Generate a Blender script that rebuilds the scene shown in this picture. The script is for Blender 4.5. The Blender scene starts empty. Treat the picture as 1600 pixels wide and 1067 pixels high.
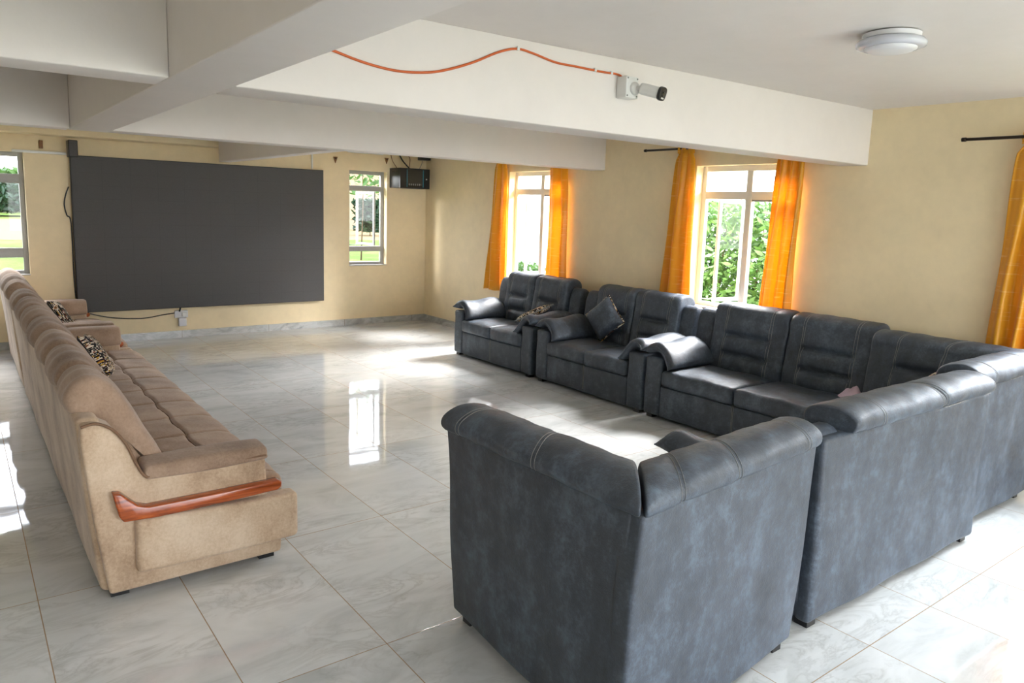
import bpy, bmesh, math, random
from mathutils import Vector, Matrix
from mathutils.bvhtree import BVHTree
random.seed(7)
C = bpy.context.scene.collection
PI = math.pi

# ------------------------------------------------------------------ camera, sky, lights, exposure
CAMZ = 1.914
cam_d = bpy.data.cameras.new('camera'); cam = bpy.data.objects.new('camera', cam_d); C.objects.link(cam)
yaw, pitch, roll = 0.6513, 0.1471, 0.0332
Fv = Vector((math.sin(yaw)*math.cos(pitch), math.cos(yaw)*math.cos(pitch), -math.sin(pitch)))
s0 = Vector((math.cos(yaw), -math.sin(yaw), 0)); u0 = s0.cross(Fv)
Sv = s0*math.cos(roll) + u0*math.sin(roll); Uv = -s0*math.sin(roll) + u0*math.cos(roll)
M = Matrix((Sv, Uv, -Fv)).transposed().to_4x4(); M.translation = (0, 0, CAMZ)
cam.matrix_world = M
cam_d.sensor_width = 36; cam_d.sensor_fit = 'HORIZONTAL'
cam_d.lens = 1153.6/1600*36
cam_d.shift_x = -(803.1-800)/1600; cam_d.shift_y = -(533.5-496.8)/1600
cam_d.clip_start = .05; cam_d.clip_end = 300
bpy.context.scene.camera = cam

w = bpy.data.worlds.new('sky'); bpy.context.scene.world = w; w.use_nodes = True
nt = w.node_tree; bg = nt.nodes['Background']
tc = nt.nodes.new('ShaderNodeTexCoord'); sep = nt.nodes.new('ShaderNodeSeparateXYZ'); cr = nt.nodes.new('ShaderNodeValToRGB')
nt.links.new(tc.outputs['Generated'], sep.inputs[0]); nt.links.new(sep.outputs[2], cr.inputs[0]); nt.links.new(cr.outputs[0], bg.inputs[0])
cr.color_ramp.elements[0].color = (.97, .98, 1, 1); cr.color_ramp.elements[1].color = (.66, .76, 1, 1); cr.color_ramp.elements[1].position = .9
bg.inputs[1].default_value = 7.5

def area(name, loc, rot, sx, sy, power, col):
    l = bpy.data.lights.new(name, 'AREA'); l.shape = 'RECTANGLE'; l.size = sx; l.size_y = sy; l.energy = power; l.color = col
    o = bpy.data.objects.new(name, l); C.objects.link(o); o.location = loc; o.rotation_euler = rot; return o
# daylight coming in through the opening behind the camera
area('daylight_back', (4.2, -3.62, 1.35), (-PI/2, 0, PI), 3.4, 2.1, 92, (.90, .96, 1.0))
area('fill_back_left', (-1.2, -3.62, 1.5), (-PI/2, 0, PI), 2.4, 1.5, 8, (1.0, .95, .86))  # weak lamp added at an unseen opening to brighten the interior
def aim(name, loc, tgt, sx, sy, power, col):
    o = area(name, loc, (0, 0, 0), sx, sy, power, col); o.rotation_euler = (Vector(tgt)-Vector(loc)).to_track_quat('-Z', 'Z').to_euler(); return o
# unseen lamps added outside the windows, boosting the sky's light indoors
aim('fill_hedge_window', (8.3, 4.9, 3.5), (4.4, 5.0, 0), 1.3, 1.3, 950, (1, .99, .97))
aim('fill_far_window', (8.3, 8.2, 3.5), (4.4, 7.8, 0), 1.3, 1.3, 1150, (1, .99, .97))
aim('fill_right_window', (8.3, 1.2, 3.3), (5.4, 1.4, .9), 1.3, 1.3, 380, (.86, .94, 1))
aim('fill_narrow_window', (5.3, 12.8, 3.6), (5.0, 9.6, 0), 1.0, 1.0, 450, (1, .98, .94))
aim('fill_left_window', (.2, 13.2, 3.8), (1.6, 8.0, 0), 1.4, 1.2, 500, (1, .98, .94))

vs = bpy.context.scene.view_settings
bpy.context.scene.display_settings.display_device = 'sRGB'
vs.view_transform = 'Standard'; vs.look = 'None'; vs.gamma = 1; vs.use_curve_mapping = False
vs.exposure = 0.40

# ------------------------------------------------------------------ materials
def srgb(r, g, b):
    f = lambda c: (c/255/12.92) if c/255 <= .04045 else ((c/255+.055)/1.055)**2.4
    return (f(r), f(g), f(b), 1)
class Mat:
    def __init__(s, name):
        s.m = bpy.data.materials.new(name); s.m.use_nodes = True; s.t = s.m.node_tree
        s.b = s.t.nodes['Principled BSDF']; s.out = s.t.nodes['Material Output']
        s.tc = s.n('ShaderNodeTexCoord'); s.co = s.tc.outputs['Object']
    def n(s, t, **k):
        x = s.t.nodes.new(t)
        for a, v in k.items(): setattr(x, a, v)
        return x
    def l(s, a, b): s.t.links.new(a, b)
    def put(s, inp, v):
        if hasattr(v, 'is_output') or hasattr(v, 'links'): s.l(v, inp)
        else: inp.default_value = v
    def math(s, op, a, b=0.0, c=None):
        x = s.n('ShaderNodeMath', operation=op); s.put(x.inputs[0], a); s.put(x.inputs[1], b)
        if c is not None: s.put(x.inputs[2], c)
        return x.outputs[0]
    def mapping(s, sc=(1,1,1), rot=(0,0,0), src=None):
        x = s.n('ShaderNodeMapping'); s.l(src or s.co, x.inputs[0]); x.inputs['Scale'].default_value = sc; x.inputs['Rotation'].default_value = rot
        return x.outputs[0]
    def noise(s, scale, detail=4, rough=.55, vec=None, dist=0):
        x = s.n('ShaderNodeTexNoise'); x.inputs['Scale'].default_value = scale; x.inputs['Detail'].default_value = detail
        x.inputs['Roughness'].default_value = rough; x.inputs['Distortion'].default_value = dist
        s.l(vec or s.co, x.inputs['Vector']); return x.outputs['Fac']
    def ramp(s, fac, stops, interp='LINEAR'):
        x = s.n('ShaderNodeValToRGB'); x.color_ramp.interpolation = interp; e = x.color_ramp.elements
        while len(e) < len(stops): e.new(.5)
        for i, (p, c) in enumerate(stops):
            e[i].position = p; e[i].color = c if isinstance(c, tuple) else (c, c, c, 1)
        s.put(x.inputs[0], fac); return x.outputs[0]
    def mix(s, fac, a, b, mode='MIX'):
        x = s.n('ShaderNodeMix', data_type='RGBA', blend_type=mode); s.put(x.inputs[0], fac); s.put(x.inputs[6], a); s.put(x.inputs[7], b)
        return x.outputs[2]
    def bump(s, h, strength=.3, dist=.01, prev=None):
        x = s.n('ShaderNodeBump'); x.inputs['Strength'].default_value = strength; x.inputs['Distance'].default_value = dist
        s.put(x.inputs['Height'], h)
        if prev: s.l(prev, x.inputs['Normal'])
        s.l(x.outputs[0], s.b.inputs['Normal']); return x.outputs[0]
    def set(s, color=None, rough=None, metal=None, spec=None, **k):
        for nm, v in (('Base Color', color), ('Roughness', rough), ('Metallic', metal), ('Specular IOR Level', spec)):
            if v is not None: s.put(s.b.inputs[nm], v)
        for a, v in k.items(): s.put(s.b.inputs[a], v)
        return s

def plain(name, col, rough=.5, metal=0, spec=.5, var=.06, vs_=6):
    m = Mat(name); n = m.noise(vs_, 3)
    d = tuple(max(0, c*(1-var)) for c in col[:3])+(1,); u = tuple(min(1, c*(1+var)) for c in col[:3])+(1,)
    m.set(m.mix(n, d, u), rough, metal, spec); return m.m

X0, Y0, TX, TY = .2151, 3.936, .6, 1.235
def mat_floor():
    m = Mat('marble_tiles'); sp = m.n('ShaderNodeSeparateXYZ'); m.l(m.co, sp.inputs[0])
    fx = m.math('DIVIDE', m.math('SUBTRACT', sp.outputs[0], X0), TX); fy = m.math('DIVIDE', m.math('SUBTRACT', sp.outputs[1], Y0), TY)
    ex = m.math('MULTIPLY', m.math('SUBTRACT', .5, m.math('ABSOLUTE', m.math('SUBTRACT', m.math('FRACT', fx), .5))), TX)
    ey = m.math('MULTIPLY', m.math('SUBTRACT', .5, m.math('ABSOLUTE', m.math('SUBTRACT', m.math('FRACT', fy), .5))), TY)
    e = m.math('MINIMUM', ex, ey)
    grout = m.math('LESS_THAN', e, .0022)
    cmb = m.n('ShaderNodeCombineXYZ'); m.l(m.math('FLOOR', fx), cmb.inputs[0]); m.l(m.math('FLOOR', fy), cmb.inputs[1])
    wn = m.n('ShaderNodeTexWhiteNoise', noise_dimensions='3D'); m.l(cmb.outputs[0], wn.inputs[0])
    off = m.n('ShaderNodeVectorMath', operation='SCALE'); m.l(wn.outputs['Color'], off.inputs[0]); off.inputs['Scale'].default_value = 17
    add = m.n('ShaderNodeVectorMath', operation='ADD'); m.l(m.co, add.inputs[0]); m.l(off.outputs[0], add.inputs[1])
    rv = m.mapping((1.1, 2.6, 1), (0, 0, .55), add.outputs[0])
    cloud = m.noise(1.3, 6, .6, rv, 1.2); vein = m.noise(1.7, 7, .62, rv, 2.2)
    v = m.math('ABSOLUTE', m.math('SUBTRACT', vein, .5))
    vm = m.ramp(v, [(0, 1.0), (.018, .55), (.07, 0.0)])
    msk = m.ramp(m.noise(.9, 3, .5, rv), [(.42, 0.0), (.62, 1.0)])
    base = m.ramp(cloud, [(.25, srgb(190, 194, 194)), (.45, srgb(213, 216, 216)), (.7, srgb(226, 228, 228))])
    col = m.mix(m.math('MULTIPLY', m.math('MULTIPLY', vm, msk), .30), base, srgb(128, 126, 120))
    col = m.mix(grout, col, srgb(150, 122, 88))
    tilt = m.n('ShaderNodeVectorMath', operation='SUBTRACT'); m.l(wn.outputs['Color'], tilt.inputs[0]); tilt.inputs[1].default_value = (.5, .5, .5)
    tl = m.n('ShaderNodeVectorMath', operation='MULTIPLY'); m.l(tilt.outputs[0], tl.inputs[0]); tl.inputs[1].default_value = (.006, .006, 0)
    geo = m.n('ShaderNodeNewGeometry'); na = m.n('ShaderNodeVectorMath', operation='ADD'); m.l(geo.outputs['Normal'], na.inputs[0]); m.l(tl.outputs[0], na.inputs[1])
    h = m.math('ADD', m.math('MULTIPLY', m.noise(3.2, 2, .5), .0016), m.math('MULTIPLY', grout, -.0006))
    bp = m.n('ShaderNodeBump'); bp.inputs['Strength'].default_value = .5; bp.inputs['Distance'].default_value = 1.0
    m.l(h, bp.inputs['Height']); m.l(na.outputs[0], bp.inputs['Normal']); m.l(bp.outputs[0], m.b.inputs['Normal'])
    m.set(col, m.mix(grout, (.045,)*3+(1,), (.7,)*3+(1,)), spec=1.0); return m.m
def mat_marble_plain():
    m = Mat('marble_skirting'); rv = m.mapping((1.5, 1.5, 3)); c = m.noise(2.5, 6, .6, rv, 1.5)
    sp = m.n('ShaderNodeSeparateXYZ'); m.l(m.co, sp.inputs[0])
    q = m.math('ADD', sp.outputs[0], sp.outputs[1])
    g = m.math('LESS_THAN', m.math('FRACT', m.math('DIVIDE', q, 1.2)), .004)
    col = m.ramp(c, [(.3, srgb(150, 152, 152)), (.6, srgb(196, 198, 198))])
    m.set(m.mix(g, col, srgb(120, 105, 85)), .12, spec=.6); return m.m
def mat_paint(name, col, stain=.05, bumps=.12):
    m = Mat(name); n = m.noise(1.1, 5, .6); n2 = m.noise(9, 4, .6)
    d = tuple(c*(1-stain*1.8) for c in col[:3])+(1,); u = tuple(min(1, c*(1+stain)) for c in col[:3])+(1,)
    c = m.ramp(m.math('ADD', m.math('MULTIPLY', n, .7), m.math('MULTIPLY', n2, .3)), [(.35, d), (.65, u)])
    m.set(c, .55, spec=.3); b = m.bump(m.noise(1.7, 3, .5), bumps*2, .03); m.bump(m.noise(60, 3, .6), bumps, .004, b); return m.m
def mat_leather():
    m = Mat('grey_leatherette'); big = m.noise(3.2, 5, .62, m.mapping((1.6, 1.6, .7))); fine = m.noise(55, 4, .7); mid = m.noise(14, 4, .6)
    f = m.math('ADD', m.math('MULTIPLY', big, .38), m.math('ADD', m.math('MULTIPLY', fine, .32), m.math('MULTIPLY', mid, .30)))
    c = m.ramp(f, [(.34, srgb(43, 48, 55)), (.5, srgb(62, 70, 81)), (.70, srgb(98, 113, 129))])
    r = m.ramp(fine, [(.3, .42), (.7, .62)])
    m.set(c, r, spec=.5)
    vo = m.n('ShaderNodeTexVoronoi'); vo.inputs['Scale'].default_value = 180; m.l(m.co, vo.inputs['Vector'])
    b = m.bump(m.noise(7, 3, .5), .25, .02); m.bump(m.math('ADD', vo.outputs['Distance'], m.noise(90, 3)), .22, .003, b); return m.m
def mat_suede(name, lo, mid_, hi, sc=1.0):
    m = Mat(name); big = m.noise(2.6*sc, 5, .6); fine = m.noise(70, 3, .7)
    f = m.math('ADD', m.math('MULTIPLY', big, .75), m.math('MULTIPLY', fine, .25))
    m.set(m.ramp(f, [(.36, lo), (.5, mid_), (.64, hi)]), .85, spec=.15)
    m.b.inputs['Sheen Weight'].default_value = .25; m.b.inputs['Sheen Roughness'].default_value = .5
    b = m.bump(m.noise(6, 3), .3, .015); m.bump(m.noise(14, 4, .6, m.mapping((1, 6, 6))), .25, .006, b); return m.m
def mat_wood():
    m = Mat('varnished_orange_wood'); v = m.mapping((12, 1.2, 12)); n = m.noise(3, 5, .6, v, 1)
    m.set(m.ramp(n, [(.3, srgb(108, 46, 14)), (.55, srgb(172, 80, 28)), (.75, srgb(200, 110, 50))]), .22, spec=.6); m.b.inputs['Coat Weight'].default_value = .4; return m.m
def mat_curtain():
    m = Mat('orange_satin'); thr = m.noise(1, 3, .6, m.mapping((2, 5, 62))); br = m.noise(3, 2, .5)
    slub = m.ramp(thr, [(.60, 0.0), (.66, 1.0)])
    col = m.mix(m.math('MULTIPLY', slub, .5), m.mix(br, srgb(232, 166, 26), srgb(244, 186, 44)), srgb(255, 220, 130))
    m.set(col, .38, spec=.5); m.b.inputs['Sheen Weight'].default_value = .3
    m.bump(thr, .2, .003)
    tr = m.n('ShaderNodeBsdfTranslucent'); m.l(col, tr.inputs[0]); mx = m.n('ShaderNodeMixShader'); mx.inputs[0].default_value = .36
    m.l(m.b.outputs[0], mx.inputs[1]); m.l(tr.outputs[0], mx.inputs[2]); m.l(mx.outputs[0], m.out.inputs[0]); return m.m
def mat_glass(name='window_glass', tint=(1, 1, 1, 1)):
    m = Mat(name); t = m.n('ShaderNodeBsdfTransparent'); t.inputs[0].default_value = tint
    g = m.n('ShaderNodeBsdfGlossy'); g.inputs['Roughness'].default_value = .02
    lw = m.n('ShaderNodeLayerWeight'); mx = m.n('ShaderNodeMixShader')
    m.l(m.math('MULTIPLY_ADD', m.math('POWER', lw.outputs['Facing'], 5.0), .7, .015), mx.inputs[0]); m.l(t.outputs[0], mx.inputs[1]); m.l(g.outputs[0], mx.inputs[2]); m.l(mx.outputs[0], m.out.inputs[0]); return m.m
def mat_pattern(name, seed):
    m = Mat(name); v = m.mapping((30+seed, 9, 30+seed), (0, 0, .12*seed))
    br = m.n('ShaderNodeTexBrick'); m.l(m.mapping((1, 1, 1), (PI/2 if seed == 2 else 0, 0, .2)), br.inputs[0]); br.inputs['Scale'].default_value = 26
    br.inputs['Mortar Size'].default_value = .03; br.inputs['Color1'].default_value = (0, 0, 0, 1); br.inputs['Color2'].default_value = (1, 1, 1, 1); br.inputs['Mortar'].default_value = (.2, .2, .2, 1)
    br.inputs['Brick Width'].default_value = 1.1; br.inputs['Row Height'].default_value = .33
    n = m.noise(6+seed, 2, .5)
    k = m.math('FRACT', m.math('ADD', m.math('MULTIPLY', br.outputs['Color'], 1.0), m.math('MULTIPLY', n, 2.3)))
    c = m.ramp(k, [(0, srgb(20, 20, 24)), (.34, srgb(222, 212, 196)), (.58, srgb(190, 148, 48)), (.66, srgb(30, 30, 36)), (.82, srgb(206, 196, 182)), (.93, srgb(122, 62, 44))], 'CONSTANT')
    m.set(c, .8, spec=.2); m.bump(br.outputs['Fac'], .3, .003); return m.m
def mat_screen():
    m = Mat('led_panel_face'); sp = m.n('ShaderNodeSeparateXYZ'); m.l(m.co, sp.inputs[0])
    gx = m.math('LESS_THAN', m.math('FRACT', m.math('MULTIPLY', sp.outputs[0], 1/.3246)), .006)
    gz = m.math('LESS_THAN', m.math('FRACT', m.math('MULTIPLY', sp.outputs[2], 1/.16)), .01)
    g = m.math('MAXIMUM', gx, gz); n = m.noise(220, 2)
    c = m.mix(n, srgb(76, 75, 76), srgb(96, 95, 96)); c = m.mix(m.math('MULTIPLY', g, .35), c, srgb(44, 42, 42))
    m.set(c, .72, spec=.25); return m.m
def mat_grass():
    m = Mat('grass_ground'); n = m.noise(.35, 5, .6); f = m.noise(16, 6, .75)
    c = m.mix(f, srgb(56, 76, 24), srgb(104, 124, 48)); d = m.mix(f, srgb(112, 92, 62), srgb(140, 118, 86))
    sp = m.n('ShaderNodeSeparateXYZ'); m.l(m.co, sp.inputs[0]); yy = m.math('ADD', sp.outputs[1], m.math('MULTIPLY', n, 8.0))
    band = m.math('MULTIPLY', m.math('GREATER_THAN', yy, 46.0), m.math('LESS_THAN', yy, 78.0))
    m.set(m.mix(m.math('MAXIMUM', band, m.math('MULTIPLY', m.ramp(n, [(.5, 0.0), (.6, 1.0)]), .45)), c, d), .9, spec=.1); m.bump(f, .6, .05); return m.m
def mat_leaf(name, a, b):
    m = Mat(name); n = m.noise(5, 3); col = m.mix(n, a, b); m.set(col, .5)
    tr = m.n('ShaderNodeBsdfTranslucent'); m.l(col, tr.inputs[0]); mx = m.n('ShaderNodeMixShader'); mx.inputs[0].default_value = .35
    m.l(m.b.outputs[0], mx.inputs[1]); m.l(tr.outputs[0], mx.inputs[2]); m.l(mx.outputs[0], m.out.inputs[0]); return m.m

MF = mat_floor(); MSK = mat_marble_plain()
MWALL = mat_paint('cream_wall_paint', srgb(238, 220, 183)); MBEAM = mat_paint('white_ceiling_paint', srgb(234, 228, 224), .02)
MLE = mat_leather(); MSTI = plain('pale_thread', srgb(136, 136, 134), .7); MBLK = plain('black_plastic', srgb(24, 24, 26), .35)
MSU = mat_suede('beige_suede', srgb(158, 132, 108), srgb(192, 168, 142), srgb(212, 192, 168)); MSUB = mat_suede('brown_beige_suede', srgb(134, 110, 92), srgb(162, 137, 117), srgb(182, 158, 138), .8)
MPIPSH = plain('brown_piping_shade', srgb(120, 92, 70), .8); MWOOD = mat_wood(); MCUR = mat_curtain(); MGL = mat_glass()  # brown serves real piping and seams, and tubes painting crease shade
MSCR = mat_screen(); MFRG = plain('grey_aluminium', srgb(160, 160, 158), .4); MFRW = plain('white_aluminium', srgb(226, 224, 218), .4)
MROD = plain('dark_bronze_rod', srgb(46, 38, 32), .35, .6); MWH = plain('white_plastic', srgb(226, 226, 224), .35); MOC = plain('orange_cable_sheath', srgb(205, 96, 40), .45)
MGRA = mat_grass(); MLF1 = mat_leaf('hedge_leaf', srgb(46, 80, 34), srgb(98, 132, 66)); MLF2 = mat_leaf('bush_leaf', srgb(24, 50, 32), srgb(46, 76, 40))
MBARK = plain('bark', srgb(90, 72, 54), .9, var=.3); MBLD = plain('white_render', srgb(236, 234, 228), .8); MROOF = plain('tan_board', srgb(146, 126, 100), .8)
MP1 = mat_pattern('woven_pattern_bright', 1); MP2 = mat_pattern('woven_pattern_dark', 2); MLIL = plain('lilac_cotton', srgb(214, 190, 206), .85, var=.12, vs_=20)
MSOCK = plain('socket_white', srgb(222, 222, 226), .3); MTEAL = plain('teal_strip', srgb(58, 128, 150), .4); MSMOKE = plain('smoked_door_glass', srgb(52, 50, 46), .12, spec=.7)
MBRASS = plain('brown_bracket', srgb(132, 88, 44), .5)

# ------------------------------------------------------------------ mesh helpers
def obj(name, vf, mat, parent=None, smooth=True, bevel=0, angle=None):
    v, f = vf; me = bpy.data.meshes.new(name); me.from_pydata([tuple(p) for p in v], [], [tuple(q) for q in f]); me.validate(); me.update()
    bm = bmesh.new(); bm.from_mesh(me); bmesh.ops.recalc_face_normals(bm, faces=bm.faces)
    if bevel: bmesh.ops.bevel(bm, geom=[e for e in bm.edges if len(e.link_faces) == 2 and e.calc_face_angle(0) > .5], offset=bevel, segments=3, profile=.5, affect='EDGES', clamp_overlap=True)
    if smooth and (angle or bevel):
        for e in bm.edges:
            if len(e.link_faces) == 2 and e.calc_face_angle(0) > (angle or .7): e.smooth = False
    bm.to_mesh(me); bm.free()
    for p in me.polygons: p.use_smooth = smooth
    me.materials.append(mat); o = bpy.data.objects.new(name, me); C.objects.link(o)
    if parent is not None: o.parent = parent
    return o
def thing(name, label, cat, loc=(0, 0, 0), rz=0, group=None):
    o = bpy.data.objects.new(name, None); C.objects.link(o); o.location = loc; o.rotation_euler = (0, 0, rz); o.empty_display_size = .2
    o['label'] = label; o['category'] = cat
    if group: o['group'] = group
    return o
def tag(o, label, cat, group=None, kind=None):
    o['label'] = label; o['category'] = cat
    if group: o['group'] = group
    if kind: o['kind'] = kind
    return o
def struct(name, vf, mat, **k):
    o = obj(name, vf, mat, **k); o['kind'] = 'structure'; return o
def join(*vfs):
    V, F = [], []
    for v, f in vfs:
        n = len(V); V += list(v); F += [tuple(i+n for i in q) for q in f]
    return V, F
def box(x0, x1, y0, y1, z0, z1):
    v = [(x, y, z) for x in (x0, x1) for y in (y0, y1) for z in (z0, z1)]
    return v, [(0, 1, 3, 2), (4, 6, 7, 5), (0, 4, 5, 1), (2, 3, 7, 6), (0, 2, 6, 4), (1, 5, 7, 3)]
def xf(vf, mat): return [mat @ Vector(p) for p in vf[0]], vf[1]
def prism(poly, t0, t1, mp=lambda t, a, b: (t, a, b)):
    n = len(poly); v = [mp(t0, a, b) for a, b in poly]+[mp(t1, a, b) for a, b in poly]
    f = [tuple(range(n)), tuple(range(2*n-1, n-1, -1))]+[(i, (i+1) % n, n+(i+1) % n, n+i) for i in range(n)]
    return v, f
def softbox(x0, x1, y0, y1, z0, z1, r, n=(10, 10, 6), fn=None):
    h = ((x1-x0)/2, (y1-y0)/2, (z1-z0)/2); c = Vector(((x0+x1)/2, (y0+y1)/2, (z0+z1)/2)); r = min(r, min(h)*.98)
    ax = []
    for i in range(3):
        a = h[i]-r; mid = [-a+2*a*k/n[i] for k in range(n[i]+1)]
        ax.append([-h[i], -h[i]+.35*r, -h[i]+.7*r]+mid+[h[i]-.7*r, h[i]-.35*r, h[i]])
    V, F, D = [], [], {}
    def vid(p):
        k = tuple(round(q, 5) for q in p)
        if k not in D:
            q = Vector([max(-(h[i]-r), min(h[i]-r, p[i])) for i in range(3)]); d = Vector(p)-q
            w_ = q+d.normalized()*r if d.length > 1e-7 else Vector(p)
            if fn: w_ = Vector(fn(w_, h))
            D[k] = len(V); V.append(w_+c)
        return D[k]
    for a in range(3):
        b, cc = (a+1) % 3, (a+2) % 3
        for sgn in (-1, 1):
            for i in range(len(ax[b])-1):
                for j in range(len(ax[cc])-1):
                    q = []
                    for (ii, jj) in ((i, j), (i+1, j), (i+1, j+1), (i, j+1)):
                        p = [0, 0, 0]; p[a] = sgn*h[a]; p[b] = ax[b][ii]; p[cc] = ax[cc][jj]; q.append(vid(p))
                    if len(set(q)) == 4: F.append(tuple(q))
    return V, F
def resample(pts, n):
    m = len(pts); dense = []
    for i in range(m):
        p0, p1, p2, p3 = [Vector(pts[(i+k-1) % m]) for k in range(4)]
        for k in range(12):
            t = k/12; dense.append(.5*((2*p1)+(-p0+p2)*t+(2*p0-5*p1+4*p2-p3)*t*t+(-p0+3*p1-3*p2+p3)*t**3))
    L = [0]
    for i in range(len(dense)): L.append(L[-1]+(dense[(i+1) % len(dense)]-dense[i]).length)
    out, j = [], 0
    for k in range(n):
        s = L[-1]*k/n
        while L[j+1] < s: j += 1
        t = (s-L[j])/max(1e-9, L[j+1]-L[j]); out.append(dense[j].lerp(dense[(j+1) % len(dense)], t))
    return out
def stations(x0, x1, n, r):
    e = [0, .06, .2, .45, 1.0]; st = [x0+r*a for a in e]; k = [x0+r+(x1-x0-2*r)*i/n for i in range(1, n)]
    return st+k+[x1-r*a for a in reversed(e)]
def sweep(prof, x0, x1, n=20, r=.03, np_=64, inset=None, mp=lambda x, a, b: (x, a, b), endscale=1.0):
    P = resample(prof, np_); A = sum(P[i].x*P[(i+1) % np_].y-P[(i+1) % np_].x*P[i].y for i in range(np_))
    N = []
    for i in range(np_):
        d = P[(i+1) % np_]-P[i-1]; N.append(Vector((d.y, -d.x)).normalized()*(1 if A > 0 else -1))
    xs = stations(x0, x1, n, r); V, F = [], []
    for x in xs:
        e = min(x-x0, x1-x); ins = 0
        if e < r: q = 1-e/r; ins = r*(1-math.sqrt(max(0, 1-q*q)))*.95*endscale
        for i in range(np_):
            k = ins+(inset(x, P[i], i/np_) if inset else 0); p = P[i]-N[i]*k; V.append(Vector(mp(x, p.x, p.y)))
    m = len(xs)
    for j in range(m-1):
        for i in range(np_): F.append((j*np_+i, j*np_+(i+1) % np_, (j+1)*np_+(i+1) % np_, (j+1)*np_+i))
    F.append(tuple(range(np_-1, -1, -1))); F.append(tuple((m-1)*np_+i for i in range(np_)))
    return V, F
def tube(pts, r, n=8, closed=False, taper=None):
    pts = [Vector(p) for p in pts]; m = len(pts); V, F = [], []; up = None
    for j, p in enumerate(pts):
        d = (pts[min(j+1, m-1)]-pts[max(j-1, 0)]).normalized()
        if up is None: up = Vector((0, 0, 1)) if abs(d.z) < .9 else Vector((1, 0, 0))
        s = d.cross(up)
        if s.length < 1e-4: s = d.orthogonal()
        s.normalize(); up = s.cross(d)
        rr = taper(j/(m-1))*r if taper else r
        for i in range(n):
            a = 2*PI*i/n; V.append(p+s*math.cos(a)*rr+up*math.sin(a)*rr)
    for j in range(m-1):
        for i in range(n): F.append((j*n+i, j*n+(i+1) % n, (j+1)*n+(i+1) % n, (j+1)*n+i))
    F.append(tuple(range(n-1, -1, -1))); F.append(tuple((m-1)*n+i for i in range(n))); return V, F
def spline(pts, k=8):
    pts = [Vector(p) for p in pts]; out = []
    for i in range(len(pts)-1):
        p0, p1, p2, p3 = pts[max(i-1, 0)], pts[i], pts[i+1], pts[min(i+2, len(pts)-1)]
        for j in range(k):
            t = j/k; out.append(.5*((2*p1)+(-p0+p2)*t+(2*p0-5*p1+4*p2-p3)*t*t+(-p0+3*p1-3*p2+p3)*t**3))
    return out+[pts[-1]]
def lathe(prof, n=32, c=(0, 0, 0)):
    V, F = [], []; c = Vector(c)
    for r, z in prof:
        for i in range(n): a = 2*PI*i/n; V.append(c+Vector((r*math.cos(a), r*math.sin(a), z)))
    for j in range(len(prof)-1):
        for i in range(n): F.append((j*n+i, j*n+(i+1) % n, (j+1)*n+(i+1) % n, (j+1)*n+i))
    F.append(tuple(range(n-1, -1, -1))); F.append(tuple((len(prof)-1)*n+i for i in range(n))); return V, F
def surf_pts(vf, rays, off=.001):
    bvh = BVHTree.FromPolygons([Vector(p) for p in vf[0]], vf[1]); out = []
    for o, d in rays:
        h, nrm, _, _ = bvh.ray_cast(Vector(o), Vector(d).normalized())
        if h is not None: out.append(h-Vector(d).normalized()*off)
    return out
def pillow(w_, h_, t, n=18, pinch=.10):
    V, F, D = [], [], {}
    def pt(i, j, s):
        u, v = -1+2*i/n, -1+2*j/n
        e = max(abs(u), abs(v))
        x = u*w_/2*(1-pinch*(1-v*v)*abs(u)**2*.5); y = v*h_/2*(1-pinch*(1-u*u)*abs(v)**2*.5)
        z = s*t/2*((1-u**4)*(1-v**4))**.55
        return (x, y, z)
    def vid(i, j, s):
        k = (i, j, 0 if i in (0, n) or j in (0, n) else s)
        if k not in D: D[k] = len(V); V.append(pt(i, j, s))
        return D[k]
    for s in (-1, 1):
        for i in range(n):
            for j in range(n):
                q = [vid(i, j, s), vid(i+1, j, s), vid(i+1, j+1, s), vid(i, j+1, s)]
                F.append(tuple(q if s > 0 else q[::-1]))
    return V, F

# ------------------------------------------------------------------ room shell
XW, YW, ZC = 6.289, 10.768, 2.84
XL, YB, WT = -4.6, -3.5, .2
struct('floor', box(XL-.2, XW+WT, YB-.2, YW+WT, -.12, 0), MF, smooth=False)
struct('ceiling', box(XL-.2, XW+WT, YB-.2, YW+WT, ZC, ZC+.15), MBEAM, smooth=False)
def wall(name, mp, length0, length1, holes, mat=MWALL):
    # holes: (a0,a1,z0,z1) sorted; mp(a,d,z) with d 0..WT outwards
    V, F = [], []; parts = []; a = length0
    for (h0, h1, z0, z1) in sorted(holes):
        parts += [(a, h0, 0, ZC), (h0, h1, 0, z0), (h0, h1, z1, ZC)]; a = h1
    parts.append((a, length1, 0, ZC))
    vf = join(*[([mp(x, y, z) for x, y, z in box(p, q, 0, WT, z0, z1)[0]], box(0, 1, 0, 1, 0, 1)[1]) for p, q, z0, z1 in parts if z1-z0 > .001])
    o = obj(name, vf, mat, smooth=False); o['kind'] = 'structure'; return o
ZS, ZT = .94, 2.42
W1, W2 = (-.55, .735), (4.93, 5.575)
W3, W4, W5 = (3.98, 5.165), (7.22, 8.46), (.72, 1.93)
wall('wall_far', lambda a, d, z: (a, YW+d, z), XL, XW+WT, [(W1[0], W1[1], ZS-.03, ZT-.03), (W2[0], W2[1], ZS, ZT)])
wall('wall_right', lambda a, d, z: (XW+d, a, z), YB, YW, [(a, b, ZS, ZT) for a, b in (W3, W4, W5)])
wall('wall_back', lambda a, d, z: (a, YB-d, z), XL, XW+WT, [(1.3, 5.9, .3, 2.4), (-2.4, 0, .75, 2.25)])
wall('wall_left', lambda a, d, z: (XL-d, a, z), YB, YW, [])
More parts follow.
